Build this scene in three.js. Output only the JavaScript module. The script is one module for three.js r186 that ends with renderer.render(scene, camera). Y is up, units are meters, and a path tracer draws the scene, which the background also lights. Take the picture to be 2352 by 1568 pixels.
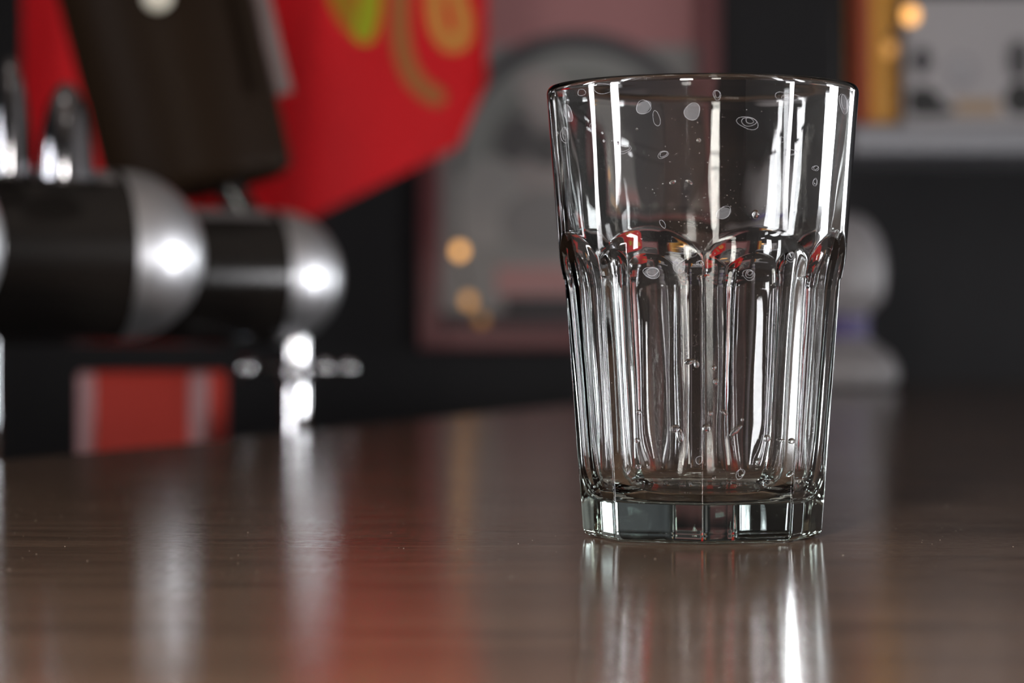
import * as THREE from 'three';
import { RectAreaLightUniformsLib } from 'three/addons/lights/RectAreaLightUniformsLib.js';
import { RoundedBoxGeometry } from 'three/addons/geometries/RoundedBoxGeometry.js';
import { mergeGeometries, mergeVertices } from 'three/addons/utils/BufferGeometryUtils.js';

// ------------------------------------------------------------------ camera, light, exposure
const W = 2352, H = 1568, F = 6350;          // focal length in pixels of the photograph
const TOP = 1.05;                            // height of the counter top
const EYE = TOP + 0.0526, HORIZON = 790;
const scene = new THREE.Scene();
scene.background = new THREE.Color(0x000000);
const camera = new THREE.PerspectiveCamera(2 * Math.atan(H / 2 / F) * 180 / Math.PI, W / H, 0.02, 30);
camera.position.set(0, EYE, 0);
camera.lookAt(0, EYE + (HORIZON - H / 2) / F, -1);
camera.focus = 0.735;
camera.userData.fStop = 11.4;
const renderer = new THREE.WebGLRenderer({ antialias: true });
renderer.toneMapping = THREE.LinearToneMapping;
renderer.toneMappingExposure = 1.2;
renderer.shadowMap.enabled = true;
RectAreaLightUniformsLib.init();

const LIGHT = {
  sideWindow: { color: [0.95, 0.97, 1.0], power: 34 },
  addedEndWindow: { color: [0.93, 0.97, 1.0], power: 4 },
  leftWindow: { color: [0.97, 0.97, 1.0], power: 14 },
  counterLamp: { color: [1.0, 0.95, 0.88], power: 56 },
  downlight: { color: [1.0, 0.95, 0.88], power: 3 },
  candle: { color: [1.0, 0.48, 0.14], power: 0.15 },
};

// a pixel of the photograph at a known distance along the view axis
const at = (px, py, d) => new THREE.Vector3((px - W / 2) / F * d, EYE + (HORIZON - py) / F * d, -d);

// ------------------------------------------------------------------ helpers
let seed = 20240517;
const rnd = () => { seed = (seed + 0x6d2b79f5) | 0; let t = Math.imul(seed ^ (seed >>> 15), 1 | seed); t = (t + Math.imul(t ^ (t >>> 7), 61 | t)) ^ t; return ((t ^ (t >>> 14)) >>> 0) / 4294967296; };
const lin = (r, g, b) => new THREE.Color().setRGB(r, g, b);
const std = (color, roughness, extra = {}) => new THREE.MeshPhysicalMaterial({ color, roughness, ...extra });
function mesh(name, geometry, material, parent = scene) {
  const m = new THREE.Mesh(geometry, material);
  m.name = name; m.castShadow = true; m.receiveShadow = true;
  parent.add(m);
  return m;
}
const used = {};
function numbered(name) { used[name] = (used[name] ?? -1) + 1; return used[name] ? name + '_' + String(used[name]).padStart(3, '0') : name; }
function thing(name, label, category, position, turn = 0, group) {
  const o = new THREE.Group();
  o.name = numbered(name); o.position.copy(position); o.rotation.y = turn;
  o.userData = { label, category };
  if (group) o.userData.group = group;
  scene.add(o);
  return o;
}
function structure(name, geometry, material, label, category, parent = scene) {
  const m = mesh(name, geometry, material, parent);
  m.userData = { kind: 'structure', label, category };
  return m;
}
const box = (x, y, z, w, h, d) => new THREE.BoxGeometry(w, h, d).translate(x, y, z);
const rbox = (x, y, z, w, h, d, r = 0.004, s = 3) => new RoundedBoxGeometry(w, h, d, s, r).translate(x, y, z);
const lathe = (pts, n = 64) => new THREE.LatheGeometry(pts.map(([r, y]) => new THREE.Vector2(r, y)), n);
const tube = (pts, r, n = 48, k = 12) => new THREE.TubeGeometry(new THREE.CatmullRomCurve3(pts), n, r, k, false);

// periodic value noise, for textures that tile
function noiseGrid(nx, ny) { const g = new Float32Array(nx * ny); for (let i = 0; i < g.length; i++) g[i] = rnd(); return { nx, ny, g }; }
function sample(n, u, v) {
  const x = ((u % 1) + 1) % 1 * n.nx, y = ((v % 1) + 1) % 1 * n.ny, x0 = Math.floor(x), y0 = Math.floor(y);
  let fx = x - x0, fy = y - y0; fx = fx * fx * (3 - 2 * fx); fy = fy * fy * (3 - 2 * fy);
  const q = (a, b) => n.g[(b % n.ny) * n.nx + (a % n.nx)];
  return (q(x0, y0) * (1 - fx) + q(x0 + 1, y0) * fx) * (1 - fy) + (q(x0, y0 + 1) * (1 - fx) + q(x0 + 1, y0 + 1) * fx) * fy;
}
function dataTexture(w, h, f, srgb) {
  const d = new Uint8Array(w * h * 4);
  for (let y = 0, o = 0; y < h; y++) for (let x = 0; x < w; x++, o += 4) { const c = f(x / w, y / h); for (let k = 0; k < 3; k++) d[o + k] = Math.max(0, Math.min(255, c[k] * 255)); d[o + 3] = 255; }
  const t = new THREE.DataTexture(d, w, h, THREE.RGBAFormat);
  t.wrapS = t.wrapT = THREE.RepeatWrapping; t.magFilter = THREE.LinearFilter; t.minFilter = THREE.LinearMipmapLinearFilter; t.generateMipmaps = true;
  if (srgb) t.colorSpace = THREE.SRGBColorSpace;
  t.needsUpdate = true;
  return t;
}

// ------------------------------------------------------------------ textures
const gA = noiseGrid(8, 96), gB = noiseGrid(24, 420), gC = noiseGrid(6, 10), gD = noiseGrid(160, 1000), gE = noiseGrid(380, 520);
const woodAt = (u, v) => {
  const warp = 0.02 * (sample(gC, u, v) - 0.5);
  return 0.45 * sample(gA, u, v + warp) + 0.35 * sample(gB, u, v + warp * 1.5) + 0.2 * sample(gD, u, v + warp);
};
const woodColor = dataTexture(1024, 1024, (u, v) => { const k = 0.72 + 0.5 * (woodAt(u, v) - 0.45); return [0.42 * k + 0.05, 0.34 * k + 0.038, 0.285 * k + 0.033]; }, true);
const woodRough = dataTexture(1024, 1024, (u, v) => { const k = 0.5 * sample(gB, u * 2, v) + 0.3 * sample(gC, u * 3, v * 3) + 0.2 * sample(gE, u, v); return [k, 0.55 + 0.45 * k, k]; });
const woodBump = dataTexture(2048, 2048, (u, v) => { const k = 0.5 * sample(gD, u, v) + 0.3 * sample(gE, u, v) + 0.2 * sample(gB, u, v); return [k, k, k]; });
const plaster = noiseGrid(180, 180), plaster2 = noiseGrid(14, 14);
const plasterBump = dataTexture(512, 512, (u, v) => { const k = 0.6 * sample(plaster, u, v) + 0.4 * sample(plaster2, u, v); return [k, k, k]; });

// ------------------------------------------------------------------ materials
const M = {
  counter: std(lin(1, 1, 1), 0.16, { ior: 1.3, map: woodColor, roughnessMap: woodRough, bumpMap: woodBump, bumpScale: 0.000035 }),
  cabinet: std(lin(0.035, 0.026, 0.022), 0.5),
  darkWall: std(lin(0.012, 0.011, 0.0125), 0.85, { bumpMap: plasterBump, bumpScale: 0.0015 }),
  paleWall: std(lin(0.6, 0.59, 0.59), 0.8, { bumpMap: plasterBump, bumpScale: 0.0015 }),
  ceiling: std(lin(0.2, 0.17, 0.15), 0.85, { bumpMap: plasterBump, bumpScale: 0.0015 }),
  floor: std(lin(0.09, 0.065, 0.05), 0.5),
  whitePaint: std(lin(0.6, 0.6, 0.59), 0.5),
  chrome: std(lin(0.78, 0.78, 0.8), 0.07, { metalness: 1 }),
  chromeDome: std(lin(0.8, 0.8, 0.83), 0.42, { metalness: 1, clearcoat: 1, clearcoatRoughness: 0.04 }),
  smokedChrome: std(lin(0.3, 0.3, 0.32), 0.09, { metalness: 1 }),
  handleSheen: std(lin(0.13, 0.09, 0.085), 0.6),  // stands in for the sheen on the handle edge
  drumSheen: std(lin(0.2, 0.18, 0.18), 0.5),  // pale tone for the reflection along the drum top
  chromeSoft: std(lin(0.7, 0.7, 0.72), 0.2, { metalness: 1 }),
  black: std(lin(0.012, 0.010, 0.009), 0.16),
  brown: std(lin(0.016, 0.009, 0.005), 0.5, { specularIntensity: 0.1 }),
  redPaint: std(lin(0.5, 0.035, 0.02), 0.6, { specularIntensity: 0.5 }),
  pinkLitEdge: std(lin(0.42, 0.2, 0.2), 0.4),  // light on the tin edges, put into the colour
  frame: std(lin(0.14, 0.03, 0.035), 0.4),
  glassPane: std(lin(1, 1, 1), 0.02, { transmission: 1, thickness: 0, ior: 1.5 }),
  shelf: std(lin(0.235, 0.235, 0.255), 0.5),
  mat: std(lin(0.02, 0.02, 0.022), 0.9),
};
const glow = (c, k) => new THREE.MeshStandardMaterial({ color: 0x000000, roughness: 1, emissive: lin(...c), emissiveIntensity: k });

// ------------------------------------------------------------------ room shell
const R = { x0: -2.6, x1: 2.3, z0: -4.25, z1: 3.4, h: 2.7 };
const cx = (R.x0 + R.x1) / 2, cz = (R.z0 + R.z1) / 2, w = R.x1 - R.x0, dp = R.z1 - R.z0;
structure('floor', box(cx, -0.05, cz, w + 0.4, 0.1, dp + 0.4), M.floor, 'dark brown floor of the bar room', 'floor');
structure('ceiling', box(cx, R.h + 0.05, cz, w + 0.4, 0.1, dp + 0.4), M.ceiling, 'brown plaster ceiling over the bar', 'ceiling');
structure('wall_back', box(cx, R.h / 2, R.z0 - 0.1, w + 0.4, R.h, 0.2), M.darkWall, 'charcoal wall behind the framed poster and the shelf', 'wall');

// a wall with openings side by side; axis 'x' runs along x, 'z' along z
function wallWithWindows(name, axis, fixed, a0, a1, openings, material, label) {
  const parts = [];
  const add = (u0, u1, y0, y1) => parts.push(axis === 'x' ? box((u0 + u1) / 2, (y0 + y1) / 2, fixed, u1 - u0, y1 - y0, 0.2) : box(fixed, (y0 + y1) / 2, (u0 + u1) / 2, 0.2, y1 - y0, u1 - u0));
  let u = a0;
  for (const o of openings) { add(u, o.u0, 0, R.h); add(o.u0, o.u1, 0, o.y0); add(o.u0, o.u1, o.y1, R.h); u = o.u1; }
  add(u, a1, 0, R.h);
  return structure(name, mergeGeometries(parts), material, label, 'wall');
}
const winSide = { u0: -1.72, u1: -1.2, y0: 0.88, y1: 1.3 };
const addedWinEnd = { u0: -4.1, u1: -3.4, y0: 0.55, y1: 1.5 };  // added opening, puts grey light on the chrome domes
const winLeft = { u0: 0.0, u1: 0.4, y0: 0.9, y1: 1.9 };
const winLeft2 = { u0: -1.0, u1: -0.7, y0: 0.9, y1: 1.9 };  // added opening, gives the tumbler more bright streaks
const addedWinNear = { u0: 0.25, u1: 0.55, y0: 0.7, y1: 1.5 };  // added on this side for extra streaks in the glass
wallWithWindows('wall_right', 'z', R.x1 + 0.1, R.z0, R.z1, [addedWinEnd, winSide, addedWinNear], M.paleWall, 'pale grey wall with one window and two added ones at the right of the counter');
wallWithWindows('wall_front', 'x', R.z1 + 0.1, R.x0 - 0.2, R.x1 + 0.2, [], M.darkWall, 'charcoal wall facing the poster wall');
wallWithWindows('wall_left', 'z', R.x0 - 0.1, R.z0, R.z1, [winLeft2, winLeft], M.darkWall, 'charcoal wall with one window and an added one behind the taps');

// window: frame, mullion and a bright frosted pane, with the daylight it lets in
let windowCount = 0;
function bigWindow(axis, fixed, inward, o, light, label) {
  const g = new THREE.Group();
  g.name = 'window_' + (++windowCount); g.userData = { kind: 'structure', label, category: 'window' };
  scene.add(g);
  const uc = (o.u0 + o.u1) / 2, yc = (o.y0 + o.y1) / 2, wu = o.u1 - o.u0, hy = o.y1 - o.y0, fw = 0.045;
  g.position.set(axis === 'x' ? uc : fixed, yc, axis === 'x' ? fixed : uc);
  g.rotation.y = axis === 'x' ? (inward < 0 ? Math.PI : 0) : (inward > 0 ? Math.PI / 2 : -Math.PI / 2);
  // local: x along the wall, y up, +z into the room
  mesh('window_frame', mergeGeometries([rbox(-wu / 2 + fw / 2, 0, 0, fw, hy, 0.07), rbox(wu / 2 - fw / 2, 0, 0, fw, hy, 0.07), rbox(0, hy / 2 - fw / 2, 0, wu - 2 * fw, fw, 0.07), rbox(0, -hy / 2 + fw / 2, 0, wu - 2 * fw, fw, 0.07)]), M.whitePaint, g);
  const gl = mesh('window_pane', box(0, 0, -0.015, wu - 2 * fw, hy - 2 * fw, 0.012), glow(light.color, light.power), g);
  gl.userData.label = 'bright frosted pane';
  const a = new THREE.RectAreaLight(lin(...light.color), light.power, wu - 2 * fw, hy - 2 * fw);
  a.name = 'window_daylight'; a.position.set(0, 0, 0.0); a.rotation.y = Math.PI;
  g.add(a);
  return g;
}
bigWindow('z', R.x1 + 0.05, -1, winSide, LIGHT.sideWindow, 'bright window in the pale grey wall beside the tumbler');
bigWindow('z', R.x1 + 0.05, -1, addedWinEnd, LIGHT.addedEndWindow, 'dimmer window added to the pale grey wall to light the domed tap ends');
bigWindow('z', R.x0 - 0.05, 1, winLeft, LIGHT.leftWindow, 'wider bright window in the charcoal wall beside the taps');
bigWindow('z', R.x0 - 0.05, 1, winLeft2, LIGHT.leftWindow, 'narrower bright window added to the charcoal wall for streaks in the tumbler');
bigWindow('z', R.x1 + 0.05, -1, addedWinNear, LIGHT.leftWindow, 'narrow bright window added to the pale grey wall for streaks in the tumbler');

// square downlights added to the ceiling for glints on the tumbler rim
for (const [x, z, label] of [[-0.45, -0.25, 'added square white downlight on the ceiling above the near end of the counter'], [0.2, 0.9, 'added square white downlight on the ceiling between counter and far wall']]) {
  const t = thing('added_ceiling_light', label, 'lamp', new THREE.Vector3(x, R.h - 0.04, z), 0, 'added square downlights');
  mesh('lamp_housing', rbox(0, 0.02, 0, 0.26, 0.04, 0.26), M.whitePaint, t);
  mesh('lamp_diffuser', box(0, -0.004, 0, 0.2, 0.006, 0.2), glow(LIGHT.downlight.color, LIGHT.downlight.power), t);
  const a = new THREE.RectAreaLight(lin(...LIGHT.downlight.color), LIGHT.downlight.power, 0.2, 0.2);
  a.name = 'ceiling_glow'; a.position.y = -0.01; a.rotation.x = -Math.PI / 2; t.add(a);
}

// ------------------------------------------------------------------ counter
const edgeX = (z) => -0.2075 + 0.2487 * (-z - 1.336);       // the far long edge of the counter, read off the photograph
{
  const t = thing('bar_counter', 'dark brown varnished wooden bar counter under the tumbler', 'counter', new THREE.Vector3(0, 0, 0));
  const z0 = -3.95, z1 = 0.75, xr = 1.35;
  const s = new THREE.Shape();
  s.moveTo(edgeX(z0), -z0); s.lineTo(xr, -z0); s.lineTo(xr, -z1); s.lineTo(edgeX(z1), -z1); s.closePath();
  const g = new THREE.ExtrudeGeometry(s, { depth: 0.034, bevelEnabled: true, bevelThickness: 0.003, bevelSize: 0.003, bevelSegments: 3 });
  g.rotateX(-Math.PI / 2); g.translate(0, TOP - 0.037, 0);
  const p = g.attributes.position, uv = g.attributes.uv;
  for (let i = 0; i < p.count; i++) uv.setXY(i, p.getX(i) / 0.55, p.getZ(i) / 0.55);
  mesh('countertop', g, M.counter, t);
  const speck = new THREE.OctahedronGeometry(1, 0), dust = [];
  for (let i = 0; i < 520; i++) { const r = 0.00004 + 0.00009 * rnd() * rnd(); dust.push(speck.clone().rotateX(rnd() * 3).scale(r * (1 + rnd()), r * 0.7, r).translate(-0.3 + 0.6 * rnd(), TOP + r * 0.4, -0.6 - 0.45 * rnd())); }
  const d = mesh('dust', mergeGeometries(dust), std(lin(0.55, 0.5, 0.45), 0.9), t);
  d.userData = { kind: 'stuff', label: 'fine pale dust on the varnish' };
  const s2 = new THREE.Shape();
  s2.moveTo(edgeX(z0) + 0.06, -z0 - 0.05); s2.lineTo(xr - 0.05, -z0 - 0.05); s2.lineTo(xr - 0.05, -z1 + 0.05); s2.lineTo(edgeX(z1) + 0.06, -z1 + 0.05); s2.closePath();
  const b = new THREE.ExtrudeGeometry(s2, { depth: TOP - 0.038, bevelEnabled: false });
  b.rotateX(-Math.PI / 2);
  mesh('cabinet', b, M.cabinet, t);
}
// lower work surface behind the counter, which carries the taps and the red tin
const BACK = TOP - 0.14;
{
  const t = thing('back_bar', 'black lower work surface behind the counter carrying the taps', 'counter', new THREE.Vector3(0, 0, 0));
  const s = new THREE.Shape(), gap = 0.02;
  const e = (z) => edgeX(z) - gap;
  s.moveTo(-1.2, 3.6); s.lineTo(e(-3.6), 3.6); s.lineTo(e(-0.3), 0.3); s.lineTo(-1.2, 0.3); s.closePath();
  const g = new THREE.ExtrudeGeometry(s, { depth: 0.03, bevelEnabled: false }); g.rotateX(-Math.PI / 2); g.translate(0, BACK - 0.03, 0);
  mesh('worktop', g, M.mat, t);
  const b = new THREE.ExtrudeGeometry(s, { depth: BACK - 0.031, bevelEnabled: false }); b.rotateX(-Math.PI / 2);
  mesh('cabinet', b, M.cabinet, t);
}

// ------------------------------------------------------------------ the tumbler
const lerpTable = (tb, x) => { if (x <= tb[0][0]) return tb[0][1]; for (let i = 1; i < tb.length; i++) if (x <= tb[i][0]) { const [a, b] = tb[i - 1], [c, d] = tb[i]; return b + (d - b) * (x - a) / (c - a); } return tb[tb.length - 1][1]; };
const ss = (a, b, x) => { const t = Math.min(1, Math.max(0, (x - a) / (b - a))); return t * t * (3 - 2 * t); };
const GH = 0.1225, FACETS = 8, PHASE = -3.5 * Math.PI / 180, HALF = Math.PI / FACETS;
const coneR = (h) => 0.0392 + (h - 0.0776) * (0.0424 - 0.0392) / (0.119 - 0.0776);                     // plain conical wall above the facets
const ridgeR = (h) => 0.0328 + (h - 0.004) * (0.0376 - 0.0328) / (0.0699 - 0.004);                     // facet ridges
const apothem = (h) => { const k = Math.max(0, (h - 0.0665) / 0.0165); return ridgeR(Math.min(h, 0.07)) * Math.cos(HALF) * 1.006 + 0.0050 * k * k; };
function smin(a, b, k) { const h = Math.max(0, Math.min(1, 0.5 + 0.5 * (b - a) / k)); return b + (a - b) * h - k * h * (1 - h); }
// angle 0 looks at +z (towards the camera), growing to +x
function outerR(h, a) {
  const d = ((a - PHASE) / (2 * HALF)); const f = (d - Math.floor(d) - 0.5) * 2 * HALF;                // -HALF..HALF across one facet
  const ridge = ridgeR(h) * 1.002;
  let r = smin(apothem(h) / Math.cos(f), Math.max(coneR(h), ridge), 0.0004);
  if (h < 0.07) r = smin(r, ridge, 0.0005);
  r += 0.000012 * Math.sin(13 * a + 60 * h) + 0.000009 * Math.sin(29 * a + 1.7 - 140 * h) + 0.000006 * Math.sin(5 * a + 420 * h);
  if (h < 0.0025) { const q = 1 - h / 0.0025; r -= 0.0016 * (1 - Math.sqrt(Math.max(0, 1 - q * q))); }  // rounded foot
  return r;
}
const innerTable = [[0.0098, 0], [0.0099, 0.012], [0.0102, 0.0200], [0.0112, 0.0240], [0.0134, 0.0264], [0.0165, 0.0279], [0.022, 0.0289], [0.045, 0.0309], [0.068, 0.0334], [0.078, 0.0353], [0.086, 0.0365], [0.1185, 0.0399], [0.1205, 0.0402]];
{
  const N = 8 * 56;
  const t = thing('faceted_tumbler', 'empty clear glass tumbler with eight flat facets standing on the counter', 'glass', new THREE.Vector3((1613 - W / 2) / F * 0.756, TOP + 0.0002, -0.756));
  // closed profile: underside centre -> foot -> outer wall -> lip -> inner wall -> inner floor centre
  const rows = [];
  const nU = 46;
  for (let i = 0; i < nU; i++) { const k = i / nU; rows.push((a) => { const r = outerR(0, a) * k * 0.985; const q = Math.min(1, k / 0.9); const ring = k < 0.62 ? 0.00009 * Math.sin(k * 150) : 0; return [r, 0.0012 * (1 - ss(0.72, 1, q)) * 1 + ring * (k > 0.02 ? 1 : 0)]; }); }
  const hs = [];
  for (let i = 0; i <= 10; i++) hs.push(0.0025 * (1 - Math.cos(i / 10 * Math.PI / 2)));
  for (let i = 1; i <= 50; i++) hs.push(0.0025 + (0.06 - 0.0025) * i / 50);
  for (let i = 1; i <= 90; i++) hs.push(0.06 + (0.088 - 0.06) * i / 90);
  for (let i = 1; i <= 24; i++) hs.push(0.088 + (0.1205 - 0.088) * i / 24);
  for (const h of hs) rows.push((a) => [outerR(h, a), h]);
  const lipO = outerR(0.1205, 0), lipI = 0.0402, lr = (lipO - lipI) / 2, lc = (lipO + lipI) / 2;
  for (let i = 1; i < 20; i++) { const p = i / 20 * Math.PI; rows.push((a) => { const k = outerR(0.1205, a) - lipO; return [lc + lr * Math.cos(p) + k * (1 - i / 20), 0.1205 + (GH - 0.1205) * Math.sin(p)]; }); }
  const curve = new THREE.CatmullRomCurve3(innerTable.map(([h, r]) => new THREE.Vector3(r, h, 0)), false, 'centripetal');
  const nI = 190, wave = (a, h) => {
    // pressed glass is never quite even: faint vertical waviness of the bore
    const s = ss(0.016, 0.03, h) * (1 - ss(0.1, 0.118, h));
    return s * (0.00005 * Math.sin(9 * a + 0.7) + 0.00003 * Math.sin(19 * a + 2.1 + 4 * h) + 0.000009 * Math.sin(37 * a + 1.3)) * (1 - 0.6 * ss(0.075, 0.09, h))
      - s * 0.0005 * (1 - ss(0.066, 0.08, h)) * (1 - Math.cos(FACETS * (a - PHASE))) * 0.5;
  };
  for (let i = 0; i < nI; i++) { const q = curve.getPoint(1 - i / nI); rows.push((a) => [Math.max(0.0001, q.x + wave(a, q.y)), q.y]); }
  const pos = [], idx = [];
  for (const row of rows) for (let j = 0; j < N; j++) { const a = j / N * 2 * Math.PI, [r, h] = row(a); pos.push(r * Math.sin(a), h, r * Math.cos(a)); }
  for (let i = 0; i + 1 < rows.length; i++) for (let j = 0; j < N; j++) { const a = i * N + j, b = i * N + (j + 1) % N, c = a + N, d = b + N; if (i > 0) idx.push(a, b, d); idx.push(a, d, c); }
  const end = pos.length / 3; pos.push(0, innerTable[0][0], 0);
  const last = (rows.length - 1) * N;
  for (let j = 0; j < N; j++) idx.push(last + j, last + (j + 1) % N, end);
  const g = new THREE.BufferGeometry();
  g.setAttribute('position', new THREE.Float32BufferAttribute(pos, 3));
  g.setIndex(idx);
  // the first ring sits at the centre: one normal for all of it
  g.computeVertexNormals();
  for (let j = 0; j < N; j++) g.attributes.normal.setXYZ(j, 0, -1, 0);
  const glass = new THREE.MeshPhysicalMaterial({ color: lin(1, 1, 1), roughness: 0.0, transmission: 1, thickness: 0.003, ior: 1.52, attenuationColor: lin(0.8, 0.93, 0.88), attenuationDistance: 0.06 });
  mesh('glass_body', g, glass, t);

  // ---- dried water marks and clinging droplets on the outside, placed where the photograph shows them
  const surf = (h, a) => { const r = outerR(h, a); return new THREE.Vector3(r * Math.sin(a), h, r * Math.cos(a)); };
  const facing = (px, py) => {                                       // the point of the outer wall seen at this pixel: [height, angle]
    let h = (1232 - py) / 8700, a = Math.asin(Math.max(-0.97, Math.min(0.97, (px - 1613) / 340)));
    for (let i = 0; i < 12; i++) {
      const p = surf(h, a), d = 0.756 - p.z, qx = W / 2 + (p.x + t.position.x) / d * F, qy = HORIZON - (p.y + TOP - EYE) / d * F;
      h += (qy - py) / 8800; a = Math.max(-1.4, Math.min(1.4, a + (px - qx) / (340 * Math.max(0.25, Math.cos(a)))));
    }
    return [h, a];
  };
  const residue = std(lin(0.75, 0.77, 0.85), 0.6, { transparent: true, opacity: 0.24 });
  const film = std(lin(0.75, 0.77, 0.85), 0.7, { transparent: true, opacity: 0.1 });
  const S = 1 / 8800;
  function markPoints(px, py, rx, ry, rot, n, lift) {
    const [h0, a0] = facing(px, py), out = [], ph = rnd() * 6.28;
    for (let i = 0; i < n; i++) {
      const q = i / n * 2 * Math.PI, k = 1 + 0.1 * Math.sin(2 * q + ph) + 0.06 * Math.sin(3 * q + 2 * ph);
      const x = rx * k * Math.cos(q), y = ry * k * Math.sin(q), u = x * Math.cos(rot) - y * Math.sin(rot), v = x * Math.sin(rot) + y * Math.cos(rot);
      const a = a0 + u * S / (0.04 * Math.max(0.3, Math.cos(a0))), p = surf(h0 + v * S, a);
      out.push(p.add(new THREE.Vector3(Math.sin(a), 0, Math.cos(a)).multiplyScalar(lift)));
    }
    return out;
  }
  function waterMark(px, py, rx, ry, rot = 0, inner = 0, filled = false) {
    const rings = [];
    for (let k = 0; k <= inner; k++) { const f = 1 - k * 0.3; rings.push(new THREE.TubeGeometry(new THREE.CatmullRomCurve3(markPoints(px + k * rx * 0.08, py - k * ry * 0.18, rx * f, ry * f, rot, 18, 0.00003), true), 48, 0.00007, 5, true)); }
    const m = mesh('water_mark', mergeGeometries(rings), residue, t);
    m.userData.label = 'dried whitish water ring';
    if (filled) {
      const pts = markPoints(px, py, rx, ry, rot, 28, 0.00005), c = new THREE.Vector3(); pts.forEach((p) => c.addScaledVector(p, 1 / pts.length));
      const v = [], ix = []; c.multiplyScalar(1.0012);
      for (const p of [c, ...pts]) v.push(p.x, p.y, p.z);
      for (let i = 0; i < pts.length; i++) ix.push(0, 1 + (i + 1) % pts.length, 1 + i);
      const g2 = new THREE.BufferGeometry(); g2.setAttribute('position', new THREE.Float32BufferAttribute(v, 3)); g2.setIndex(ix); g2.computeVertexNormals();
      mesh('water_film', g2, film, m);
    }
  }
  for (const m of [[1305, 262, 9, 19, 0.25, 0, true], [1297, 312, 8, 20, 0, 2], [1336, 214, 9, 7], [1385, 205, 20, 12, -0.3], [1478, 248, 17, 14, 0.3, 0, true], [1508, 274, 8, 16, 0.2], [1590, 258, 18, 18, 0, 0, true], [1647, 220, 8, 11, 0, 1],
    [1718, 284, 23, 14, -0.2, 2], [1792, 222, 10, 10, 0, 0], [1818, 226, 22, 8, -0.05, 1], [1900, 233, 7, 13, 0, 1], [1938, 240, 11, 22, 0.2, 1, true], [1953, 248, 9, 22, 0, 2, true], [1432, 344, 15, 11, 0, 1], [1523, 357, 11, 8, 0.4, 1],
    [1815, 352, 15, 7, 0, 1], [1795, 322, 7, 6], [1662, 490, 18, 12, 0.4, 0, true], [1522, 516, 5, 10, 0.4], [1720, 633, 16, 12, 0, 2], [1497, 628, 20, 13, 0, 1, true], [1560, 612, 16, 16, 0, 0, true], [1608, 606, 8, 6, 0, 1], [1816, 592, 8, 12, 0, 2],
    [1700, 1090, 13, 11, 0.5, 1], [1606, 1058, 9, 9], [1362, 290, 6, 8], [1873, 388, 8, 6, 0.2, 1], [1872, 420, 6, 8, 0, 1]]) waterMark(...m);

  const water = new THREE.MeshPhysicalMaterial({ color: lin(1, 1, 1), roughness: 0, transmission: 1, thickness: 0.0005, ior: 1.33 });
  const dome = new THREE.SphereGeometry(1, 20, 12);
  function droplet(px, py, rx, ry, rot = 0, flat = 0.45) {
    const [h, a] = facing(px, py), p = surf(h, a), n = new THREE.Vector3().crossVectors(surf(h, a + 0.004).sub(surf(h, a - 0.004)), surf(h + 0.0002, a).sub(surf(h - 0.0002, a))).normalize();
    if (n.z < 0) n.negate();
    const m = mesh('water_droplet', dome, water, t);
    m.scale.set(rx * S, ry * S, Math.min(rx, ry) * S * flat);
    m.quaternion.setFromUnitVectors(new THREE.Vector3(0, 0, 1), n).multiply(new THREE.Quaternion().setFromAxisAngle(new THREE.Vector3(0, 0, 1), rot));
    m.position.copy(p);
  }
  for (const q of [[1735, 494, 9, 11], [1585, 832, 15, 7, 0.2], [1600, 838, 7, 9], [1640, 846, 6, 6], [1644, 878, 8, 9, 0.3], [1468, 948, 7, 6], [1632, 951, 7, 6], [1663, 948, 12, 6, -0.5], [1622, 985, 10, 10], [1550, 986, 14, 9, 0.4], [1562, 1000, 9, 18, 0.15], [1690, 990, 20, 8, 0.7],
    [1705, 965, 4, 5], [1762, 1008, 9, 9, 0.6], [1818, 1014, 10, 7], [1797, 1013, 7, 4], [1464, 1013, 9, 6], [1741, 1060, 6, 8], [1815, 1090, 12, 6, 0.4], [1640, 1098, 5, 5], [1443, 1080, 6, 12, -0.2], [1466, 1072, 8, 7], [1282, 308, 4, 7], [1384, 307, 4, 4],
    [1545, 420, 8, 5, 0.5], [1583, 420, 9, 4, -0.5], [1388, 325, 4, 5], [1605, 324, 5, 5], [1463, 298, 3, 3], [1420, 330, 3, 4]]) droplet(...q);
  // mist of tiny beads
  const bead = new THREE.OctahedronGeometry(1, 1), beads = [];
  for (let i = 0; i < 620; i++) {
    const spread = i % 3, px = spread === 0 ? 1340 + 540 * rnd() : 1620 + 130 * (rnd() + rnd() - 1), py = spread === 2 ? 560 + 150 * (rnd() + rnd() - 1) : 250 + 850 * rnd();
    const [h, a] = facing(px, py), r = (0.6 + 1.1 * rnd() * rnd()) * S;
    beads.push(bead.clone().scale(r, r, r).translate(...surf(h, a).toArray()));
  }
  const mist = mesh('fine_droplets', mergeVertices(mergeGeometries(beads)), water, t);
  mist.userData = { kind: 'stuff', label: 'scatter of tiny water beads' };
}

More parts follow.
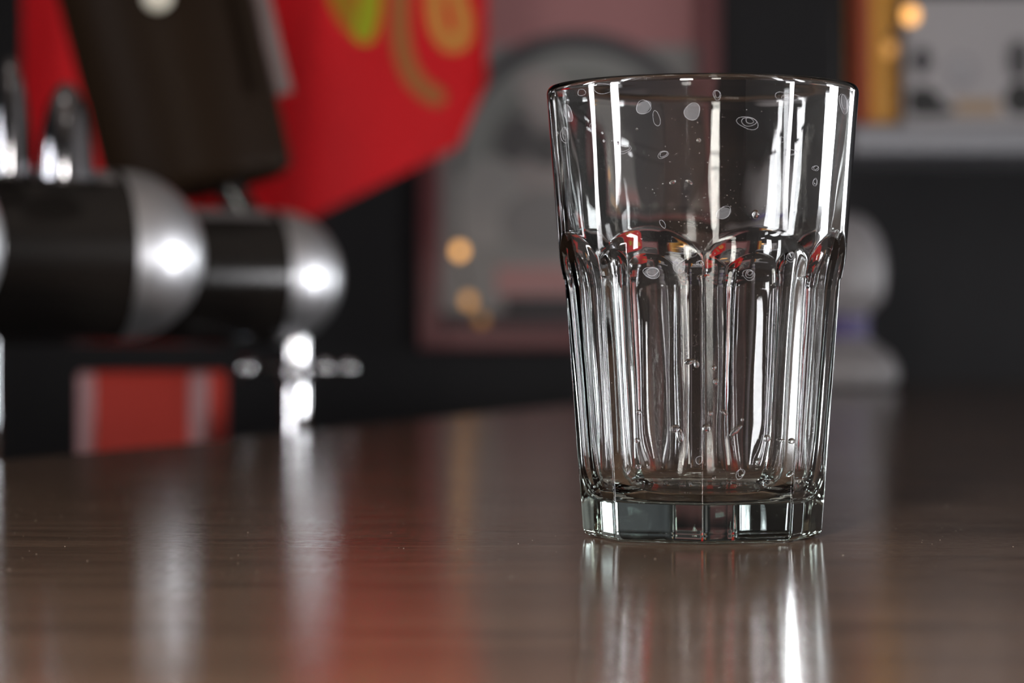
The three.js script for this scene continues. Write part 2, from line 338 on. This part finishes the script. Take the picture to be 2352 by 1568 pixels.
// ------------------------------------------------------------------ taps behind the counter
const TAP_TURN = 24 * Math.PI / 180;
function makeTap(px, py, d, rad, label, kind) {
  // px, py: centre of the domed end; the drum runs from there to the left and towards the camera
  const c = at(px, py, d);
  const t = thing('drink_tap', label, 'tap', new THREE.Vector3(c.x, BACK, c.z), TAP_TURN, 'chrome taps behind the counter');
  const y = c.y - BACK, L = 0.34;
  // drum lies along local x
  const body = lathe([[0.0, -L], [rad * 0.9, -L], [rad * 0.985, -L + 0.006], [rad * 0.985, 0], [rad * 0.9, 0], [0, 0]]).rotateZ(-Math.PI / 2).translate(0, y, 0);
  mesh('drum', body, M.black, t).userData.label = 'black lacquered drum';
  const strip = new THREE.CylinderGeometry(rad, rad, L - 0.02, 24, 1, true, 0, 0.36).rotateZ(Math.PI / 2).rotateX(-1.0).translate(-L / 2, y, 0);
  mesh('painted_sheen', strip, M.drumSheen, t).userData.label = 'painted sheen strip along the drum';  // grazing reflection on the drum, put in as a pale strip
  const cap = [[rad, -0.004]];
  for (let i = 0; i <= 24; i++) { const p = i / 24 * Math.PI / 2; cap.push([rad * Math.cos(p), rad * 0.98 * Math.sin(p)]); }
  cap[cap.length - 1][0] = 0;
  mesh('domed_end', lathe(cap, 96).rotateZ(-Math.PI / 2).translate(0, y, 0), M.chromeDome, t).userData.label = 'polished chrome dome';
  return { t, y, c };
}
const tapRad = 0.0515;
const tap2 = makeTap(632, 637, 2.09, tapRad, 'chrome ended tap with a broad leaning brown handle', 2);
const tap1 = makeTap(277, 587, 1.67, tapRad, 'chrome ended tap with bullet shaped knobs on its drum', 1);
const tap3 = makeTap(-240, 560, 1.29, tapRad, 'plain chrome ended tap without a handle beside the bullet knob tap', 0);
// local helper: a world point in the tap's own frame
const local = (tp, v) => { tp.t.updateMatrixWorld(true); return tp.t.worldToLocal(v.clone()); };
function column(tp, px, r, topPy, d, flange = true) {
  const a = local(tp, at(px, topPy, d));
  mesh('column', lathe([[0, 0.004], [r, 0.004], [r, a.y], [0, a.y]], 40).translate(a.x, 0, a.z), M.chrome, tp.t);
  if (flange) mesh('column_foot', lathe([[0, 0], [r * 2.3, 0], [r * 2.3, 0.004], [r * 1.5, 0.009], [r, 0.012], [0, 0.012]], 40).translate(a.x, 0, a.z), M.chrome, tp.t);
}
column(tap2, 680, 0.009, 740, 2.09);
column(tap1, -48, 0.012, 700, 1.67);
column(tap3, -260, 0.012, 700, 1.29);
// small bolt heads and a cross bar on the column of the second tap
{
  const y0 = 846;
  const l = local(tap2, at(565, y0, 2.09)), r = local(tap2, at(802, y0, 2.09));
  mesh('cross_bar', tube([l, r], 0.0032, 8, 12), M.black, tap2.t);
  for (const [px, py, s] of [[565, 846, 0.0075], [680, 858, 0.0115], [748, 846, 0.006], [802, 846, 0.0055]]) {
    const q = local(tap2, at(px, py, 2.08));
    mesh('bolt_head', new THREE.SphereGeometry(s, 24, 16).translate(q.x, q.y, q.z), M.chrome, tap2.t);
  }
}
// broad leaning handle of the second tap
{
  const a = local(tap2, at(468, 440, 2.09)), b = local(tap2, at(334, -120, 2.09));
  const g = lathe([[0, 0], [0.062, 0], [0.068, 0.004], [0.070, 0.012], [0.0735, 0.18], [0.073, 0.2], [0.068, 0.206], [0, 0.206]], 64);
  const q = new THREE.Quaternion().setFromUnitVectors(new THREE.Vector3(0, 1, 0), b.clone().sub(a).normalize());
  g.applyQuaternion(q).translate(a.x, a.y, a.z);
  mesh('handle', g, M.brown, tap2.t).userData.label = 'broad dark brown leaning handle';
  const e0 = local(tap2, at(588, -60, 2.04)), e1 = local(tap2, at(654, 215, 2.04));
  mesh('painted_edge_sheen', tube([e0, e0.clone().lerp(e1, 0.5), e1], 0.006, 12, 16), M.handleSheen, tap2.t).userData.label = 'pale brown painted sheen on the handle edge';  // edge reflection of the handle, built as a pale tube
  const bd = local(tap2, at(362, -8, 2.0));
  mesh('handle_disc', new THREE.SphereGeometry(0.011, 24, 16).scale(1, 1, 0.5).rotateY(-TAP_TURN).translate(bd.x, bd.y, bd.z), std(lin(0.7, 0.66, 0.55), 0.4), tap2.t).userData.label = 'cream round disc';  // small cream disc set on the handle front
  const s = local(tap2, at(600, 560, 2.09)), e = local(tap2, at(520, 420, 2.09));
  mesh('handle_stem', tube([s, s.clone().lerp(e, 0.5), e], 0.012, 12, 20), M.black, tap2.t);
}
// bullet knobs on the first tap
{
  for (const [px, top, bottom, rr] of [[152, 186, 420, 0.0165], [25, 130, 410, 0.0125]]) {
    const a = local(tap1, at(px, bottom, 1.6)), b = local(tap1, at(px, top, 1.6)), hh = b.y - a.y;
    const pts = [[0, 0], [rr * 1.1, 0]];
    for (let i = 0; i <= 20; i++) { const k = i / 20; pts.push([rr * Math.sqrt(Math.max(0, 1 - Math.pow(k, 1.9))), hh * k]); }
    mesh('bullet_knob', lathe(pts, 48).translate(a.x, a.y, a.z), M.smokedChrome, tap1.t).userData.label = 'polished smoky chrome bullet knob';
  }
}

// ------------------------------------------------------------------ red tin on the lower surface
{
  const d = 2.45, l = at(190, 900, d), r = at(500, 900, d), top = at(340, 855, d).y, wd = r.x - l.x;
  const t = thing('red_tin', 'red square tin with lit edges painted pale pink behind the counter edge', 'tin', new THREE.Vector3((l.x + r.x) / 2, BACK, -d - 0.06), -0.18);
  const hh = top - BACK;
  mesh('tin_body', rbox(0, hh / 2, 0, wd - 0.018, hh, 0.1, 0.006), M.redPaint, t);
  for (const s of [-1, 1]) mesh('painted_lit_edge', rbox(s * (wd / 2 - 0.008), hh / 2, 0.046, 0.017, hh, 0.014, 0.005), M.pinkLitEdge, t);  // bevels catching light, put in as pink posts
}

// ------------------------------------------------------------------ red cloth banner
const bannerD = 2.95;
{
  const x0 = at(45, 0, bannerD).x, x1 = at(1118, 0, bannerD).x, yTop = EYE + 0.62;
  const t = thing('cloth_banner', 'red cloth banner with yellow green brush lettering hanging from a rail', 'banner', new THREE.Vector3(0, 0, -bannerD));
  const nx = 160, ny = 120, pos = [], uv = [], idx = [];
  const bottomPy = (px) => px < 740 ? 500 - (740 - px) * 0.02 : px < 1050 ? 495 - (px - 740) * 0.54 : 328 - (px - 1050) * 2.2;
  const fold = (px, k) => 0.045 * k * Math.sin((px - 620) / 88) + 0.010 * Math.sin((px + 240 * k) / 47 + 1.2) * k + 0.006 * Math.sin(px / 150 + k * 5);
  for (const side of [0, 1]) for (let j = 0; j <= ny; j++) for (let i = 0; i <= nx; i++) {
    const u = i / nx, px = 45 + (1118 - 45) * u, k = j / ny, yb = at(px, bottomPy(px), bannerD).y;
    pos.push(x0 + (x1 - x0) * u, yTop + (yb - yTop) * k, fold(px, 0.25 + 0.75 * k) - side * 0.0012);
    uv.push(u, (yTop + (yb - yTop) * k - at(0, 500, bannerD).y) / (yTop - at(0, 500, bannerD).y));
  }
  const q = (s, i, j) => s * (nx + 1) * (ny + 1) + j * (nx + 1) + i;
  for (let j = 0; j < ny; j++) for (let i = 0; i < nx; i++) { idx.push(q(0, i, j), q(0, i, j + 1), q(0, i + 1, j + 1), q(0, i, j), q(0, i + 1, j + 1), q(0, i + 1, j)); idx.push(q(1, i, j), q(1, i + 1, j + 1), q(1, i, j + 1), q(1, i, j), q(1, i + 1, j), q(1, i + 1, j + 1)); }
  for (let i = 0; i < nx; i++) idx.push(q(0, i, ny), q(1, i, ny), q(1, i + 1, ny), q(0, i, ny), q(1, i + 1, ny), q(0, i + 1, ny));
  for (let j = 0; j < ny; j++) for (const i of [0, nx]) idx.push(q(0, i, j), q(1, i, j), q(1, i, j + 1), q(0, i, j), q(1, i, j + 1), q(0, i, j + 1));
  const g = new THREE.BufferGeometry();
  g.setAttribute('position', new THREE.Float32BufferAttribute(pos, 3)); g.setAttribute('uv', new THREE.Float32BufferAttribute(uv, 2)); g.setIndex(idx); g.computeVertexNormals();
  const cw = 1073, ch = Math.round((yTop - at(0, 500, bannerD).y) / bannerD * F);
  const c = document.createElement('canvas'); c.width = cw; c.height = ch;
  const k = c.getContext('2d');
  k.fillStyle = 'rgb(194,20,28)'; k.fillRect(0, 0, cw, ch);
  const X = (px) => px - 45, Y = (py) => ch - (500 - py);
  const stroke = (color, width, pts) => { k.strokeStyle = color; k.lineWidth = width; k.lineCap = 'round'; k.lineJoin = 'round'; k.beginPath(); k.moveTo(X(pts[0]), Y(pts[1])); for (let i = 2; i < pts.length; i += 4) k.quadraticCurveTo(X(pts[i]), Y(pts[i + 1]), X(pts[i + 2]), Y(pts[i + 3])); k.stroke(); };
  stroke('rgb(150,110,20)', 60, [770, -60, 790, 20, 825, 60]);
  stroke('rgb(150,156,24)', 46, [850, -80, 860, 20, 838, 80]);
  stroke('rgb(150,96,50)', 44, [925, -90, 900, 90, 945, 170, 965, 200, 1000, 215]);
  stroke('rgb(190,130,60)', 40, [1000, -60, 985, 60, 1030, 90, 1075, 100, 1060, 20, 1045, -10, 1040, -60]);
  const tex = new THREE.CanvasTexture(c); tex.colorSpace = THREE.SRGBColorSpace; tex.magFilter = THREE.LinearFilter;
  mesh('cloth', g, std(lin(1, 1, 1), 0.75, { map: tex, specularIntensity: 0.4 }), t);
  mesh('rail', new THREE.CylinderGeometry(0.009, 0.009, x1 - x0 + 0.06, 20).rotateZ(Math.PI / 2).translate((x0 + x1) / 2, yTop, 0), M.black, t);
  for (const x of [x0 + 0.05, x1 - 0.05]) mesh('hanger', new THREE.CylinderGeometry(0.003, 0.003, R.h - yTop, 10).translate(x, (R.h + yTop) / 2, 0), M.black, t);
}

// ------------------------------------------------------------------ framed poster on the back wall
{
  const d = 4.2, fx0 = at(962, 0, d).x, fx1 = at(1655, 0, d).x, y0 = at(0, 800, d).y, wd = fx1 - fx0, hh = 0.66, fw = 0.032;
  const t = thing('framed_poster', 'grey and pink abstract poster in a dark red frame on the charcoal wall', 'poster', new THREE.Vector3((fx0 + fx1) / 2, y0, R.z0 + 0.002));
  mesh('frame', mergeGeometries([rbox(-wd / 2 + fw / 2, hh / 2, 0.016, fw, hh, 0.03), rbox(wd / 2 - fw / 2, hh / 2, 0.016, fw, hh, 0.03), rbox(0, fw / 2, 0.016, wd - 2 * fw, fw, 0.03), rbox(0, hh - fw / 2, 0.016, wd - 2 * fw, fw, 0.03)]), M.frame, t);
  const c = document.createElement('canvas'); c.width = 640; c.height = 940;
  const k = c.getContext('2d');
  const X = (px) => (px - 990) / 640 * 640, Y = (py) => 940 - (775 - py);
  const fill = (col) => { k.fillStyle = col; };
  fill('rgb(122,118,116)'); k.fillRect(0, 0, 640, 940);
  fill('rgb(158,98,98)'); k.fillRect(0, 0, 640, Y(95));
  const ell = (col, px, py, rx, ry, rot = 0) => { fill(col); k.beginPath(); k.ellipse(X(px), Y(py), rx, ry, rot, 0, 7); k.fill(); };
  ell('rgb(48,46,48)', 1330, 330, 300, 270); ell('rgb(120,120,116)', 1330, 370, 285, 262); ell('rgb(96,96,92)', 1330, 390, 225, 225); ell('rgb(134,124,122)', 1320, 420, 190, 230);
  ell('rgb(66,62,62)', 1180, 320, 45, 60, 0.4); ell('rgb(60,58,58)', 1270, 340, 60, 45, -0.3); ell('rgb(150,138,134)', 1240, 200, 60, 45, 0.3);
  ell('rgb(70,66,68)', 1420, 330, 70, 50, 0.3); ell('rgb(140,136,132)', 1110, 470, 80, 110, 0.2); ell('rgb(110,106,104)', 1250, 520, 110, 80); ell('rgb(80,76,78)', 1400, 520, 90, 60);
  ell('rgb(44,38,40)', 1470, 450, 175, 270); ell('rgb(70,62,62)', 1400, 330, 60, 40, 0.4); ell('rgb(52,44,46)', 1560, 260, 60, 90);
  fill('rgb(160,110,108)'); k.fillRect(X(1130), Y(625), 210, 70);
  fill('rgba(255,250,248,0.13)'); k.fillRect(0, 0, 640, 940);
  fill('rgb(34,34,38)'); k.fillRect(X(1150), Y(700), 460, 32);
  fill('rgb(74,62,64)'); k.fillRect(0, Y(735), 640, 50);
  const tex = new THREE.CanvasTexture(c); tex.colorSpace = THREE.SRGBColorSpace; tex.magFilter = THREE.LinearFilter;
  const print = mesh('print', new THREE.PlaneGeometry(wd - 2 * fw + 0.004, hh - 2 * fw + 0.004).translate(0, hh / 2, 0.010), std(lin(1, 1, 1), 0.7, { map: tex }), t);
  print.userData.label = 'abstract grey print with a pink band';
}

// ------------------------------------------------------------------ shelf and what stands on it
const shelfD = 3.0, shelfTop = at(0, 288, shelfD).y;
{
  const x0 = at(1955, 0, shelfD).x, x1 = at(2700, 0, shelfD).x, y0 = at(0, 352, shelfD).y;
  const t = thing('wall_shelf', 'thick grey shelf board hanging on black rods above the counter', 'shelf', new THREE.Vector3((x0 + x1) / 2, y0, -shelfD - 0.25));
  mesh('board', rbox(0, (shelfTop - y0) / 2, 0.125, x1 - x0, shelfTop - y0, 0.249, 0.006), M.shelf, t);
  for (const s of [-1, 1]) mesh('rod', new THREE.CylinderGeometry(0.004, 0.004, R.h - shelfTop, 12).translate(s * ((x1 - x0) / 2 - 0.012), (R.h + shelfTop) / 2 - y0, 0.03), M.black, t);
}
{
  const l = at(1932, 0, 3.06), r = at(2062, 0, 3.06), rad = (r.x - l.x) / 2;
  const t = thing('drink_can', 'tall can with red orange and yellow bands on the grey shelf', 'can', new THREE.Vector3((l.x + r.x) / 2 + 0.009, shelfTop, -3.08));
  const c = document.createElement('canvas'); c.width = 512; c.height = 64;
  const k = c.getContext('2d');
  k.fillStyle = 'rgb(172,116,0)'; k.fillRect(0, 0, 512, 64); k.fillStyle = 'rgb(166,74,4)'; k.fillRect(200, 0, 28, 64); k.fillStyle = 'rgb(120,18,10)'; k.fillRect(150, 0, 50, 64);
  const tex = new THREE.CanvasTexture(c); tex.colorSpace = THREE.SRGBColorSpace; tex.wrapS = THREE.RepeatWrapping; tex.magFilter = THREE.LinearFilter; tex.offset.x = 0.0;
  mesh('can_body', new THREE.CylinderGeometry(rad, rad, 0.19, 64, 1, true).rotateY(Math.PI * 1.02).translate(0, 0.1, 0), std(lin(1, 1, 1), 0.5, { map: tex }), t);
  mesh('can_base', lathe([[0, 0], [rad * 0.9, 0], [rad, 0.006], [rad * 1.01, 0.008]], 64), M.chromeSoft, t);
  mesh('can_lid', lathe([[rad * 1.01, 0.192], [rad, 0.196], [rad * 0.9, 0.2], [rad * 0.88, 0.197], [0, 0.197]], 64), M.chromeSoft, t);
}
{
  const d = 3.04, l = at(2078, 0, d), r = at(2400, 0, d), y1 = at(0, -8, d).y, wd = r.x - l.x, hh = y1 - shelfTop;
  const t = thing('white_carton', 'white carton printed with black round marks on the grey shelf', 'box', new THREE.Vector3((l.x + r.x) / 2, shelfTop, -d - 0.05));
  const cw = 322, ch = Math.round(hh / d * F);
  const c = document.createElement('canvas'); c.width = cw; c.height = ch;
  const k = c.getContext('2d');
  k.fillStyle = 'rgb(146,142,144)'; k.fillRect(0, 0, cw, ch);
  const X = (px) => px - 2078, Y = (py) => ch - (288 - py) / 1;
  const ell = (col, px, py, rx, ry) => { k.fillStyle = col; k.beginPath(); k.ellipse(X(px), Y(py), rx, ry, 0, 0, 7); k.fill(); };
  ell('rgb(52,50,54)', 2110, 132, 26, 34); ell('rgb(14,14,16)', 2112, 232, 46, 36); ell('rgb(30,30,30)', 2150, 252, 40, 16); ell('rgb(120,116,122)', 2206, 158, 36, 40); ell('rgb(150,148,150)', 2206, 152, 20, 24);
  ell('rgb(20,20,20)', 2350, 225, 40, 42); ell('rgb(60,58,60)', 2345, 130, 30, 50); k.fillStyle = 'rgb(140,118,96)'; k.fillRect(X(2190), Y(225), 110, 40);
  const tex = new THREE.CanvasTexture(c); tex.colorSpace = THREE.SRGBColorSpace; tex.magFilter = THREE.LinearFilter;
  mesh('carton_body', rbox(0, hh / 2, 0, wd, hh, 0.1, 0.003), std(lin(0.3, 0.29, 0.3), 0.6), t);
  mesh('printed_front', box(0, hh / 2, 0.0505, wd - 0.008, hh - 0.008, 0.0008), std(lin(1, 1, 1), 0.6, { map: tex }), t);
}

// ------------------------------------------------------------------ pale jar on the counter behind the tumbler
{
  const d = 3.2, p = at(1925, 894, d), s = d / F;
  const t = thing('ceramic_jar', 'pale grey waisted ceramic jar with purple bands on the counter', 'jar', new THREE.Vector3(p.x, TOP, -d));
  const H0 = 0.205, prof = [[0, 0], [0.045, 0], [0.066, 0.006], [0.069, 0.022], [0.06, 0.04], [0.038, 0.058], [0.032, 0.075], [0.036, 0.088], [0.05, 0.104], [0.055, 0.13], [0.052, 0.16], [0.042, 0.185], [0.026, 0.2], [0, H0]];
  const cv = new THREE.CatmullRomCurve3(prof.map(([r, y]) => new THREE.Vector3(r, y, 0)), false, 'centripetal').getPoints(80).map((v) => [Math.max(0, v.x), v.y]);
  mesh('jar_body', lathe(cv, 64), std(lin(0.24, 0.22, 0.225), 0.45), t);
  const purple = std(lin(0.05, 0.03, 0.13), 0.5);
  mesh('waist_band', lathe([[0.036, 0.056], [0.0375, 0.058], [0.034, 0.074], [0.037, 0.086], [0.0355, 0.086]], 64), purple, t);
}

// ------------------------------------------------------------------ lamp on the near end of the counter
{
  const t = thing('counter_lamp', 'column lamp with a white opal shade on the near end of the counter', 'lamp', new THREE.Vector3(-0.2, TOP, 0.16));
  mesh('lamp_base', lathe([[0, 0], [0.075, 0], [0.078, 0.004], [0.075, 0.012], [0.02, 0.018], [0, 0.018]]), M.black, t);
  mesh('lamp_stem', lathe([[0, 0.018], [0.009, 0.018], [0.009, 0.175], [0, 0.175]], 32), M.chromeSoft, t);
  mesh('lamp_shade', lathe([[0, 0.175], [0.060, 0.175], [0.065, 0.18], [0.065, 0.45], [0.060, 0.455], [0, 0.455]], 64), glow(LIGHT.counterLamp.color, LIGHT.counterLamp.power), t);
  const l = new THREE.PointLight(lin(...LIGHT.counterLamp.color), 0.08); l.name = 'counter_lamp_light'; l.position.y = 0.32; l.castShadow = true; l.shadow.radius = 3; t.add(l);
}

// ------------------------------------------------------------------ strings of small amber lights
function lightString(name, label, spots, d, power) {
  const first = at(spots[0][0], spots[0][1], d);
  const t = thing(name, label, 'string lights', new THREE.Vector3(first.x, first.y, -d));
  const pts = [new THREE.Vector3(0, R.h - first.y, 0)];
  for (const [px, py, r, k] of spots) {
    const q = at(px, py, d).sub(first);
    const prof = []; for (let i = 0; i <= 16; i++) { const p = i / 16 * Math.PI; prof.push([i % 16 ? r * Math.sin(p) : 0, -1.2 * r * Math.cos(p)]); }
    mesh('bulb', lathe(prof, 24).translate(q.x, q.y, q.z), glow(LIGHT.candle.color, k), t).userData.label = 'glowing amber bulb';
    mesh('socket', new THREE.CylinderGeometry(r * 0.55, r * 0.55, r, 12).translate(q.x, q.y + r * 1.5, q.z), M.black, t);
    pts.push(new THREE.Vector3(q.x, q.y + r * 1.9, q.z - r));
  }
  mesh('cord', tube(pts, 0.0012, 60, 6), M.black, t);
  const l = new THREE.PointLight(lin(...LIGHT.candle.color), power); l.name = 'bulb_light'; l.castShadow = true; t.add(l);
}
lightString('string_light', 'cord with three small amber bulbs hanging in front of the framed poster', [[1056, 576, 0.0085, 1.9], [1076, 690, 0.0085, 0.8], [1106, 733, 0.0075, 0.35]], 4.15, 0.0001);
lightString('string_light', 'cord with two small amber bulbs hanging in front of the white carton', [[2092, 34, 0.008, 2.0], [2044, 112, 0.0065, 0.7]], 2.9, 0.0001);

renderer.render(scene, camera);
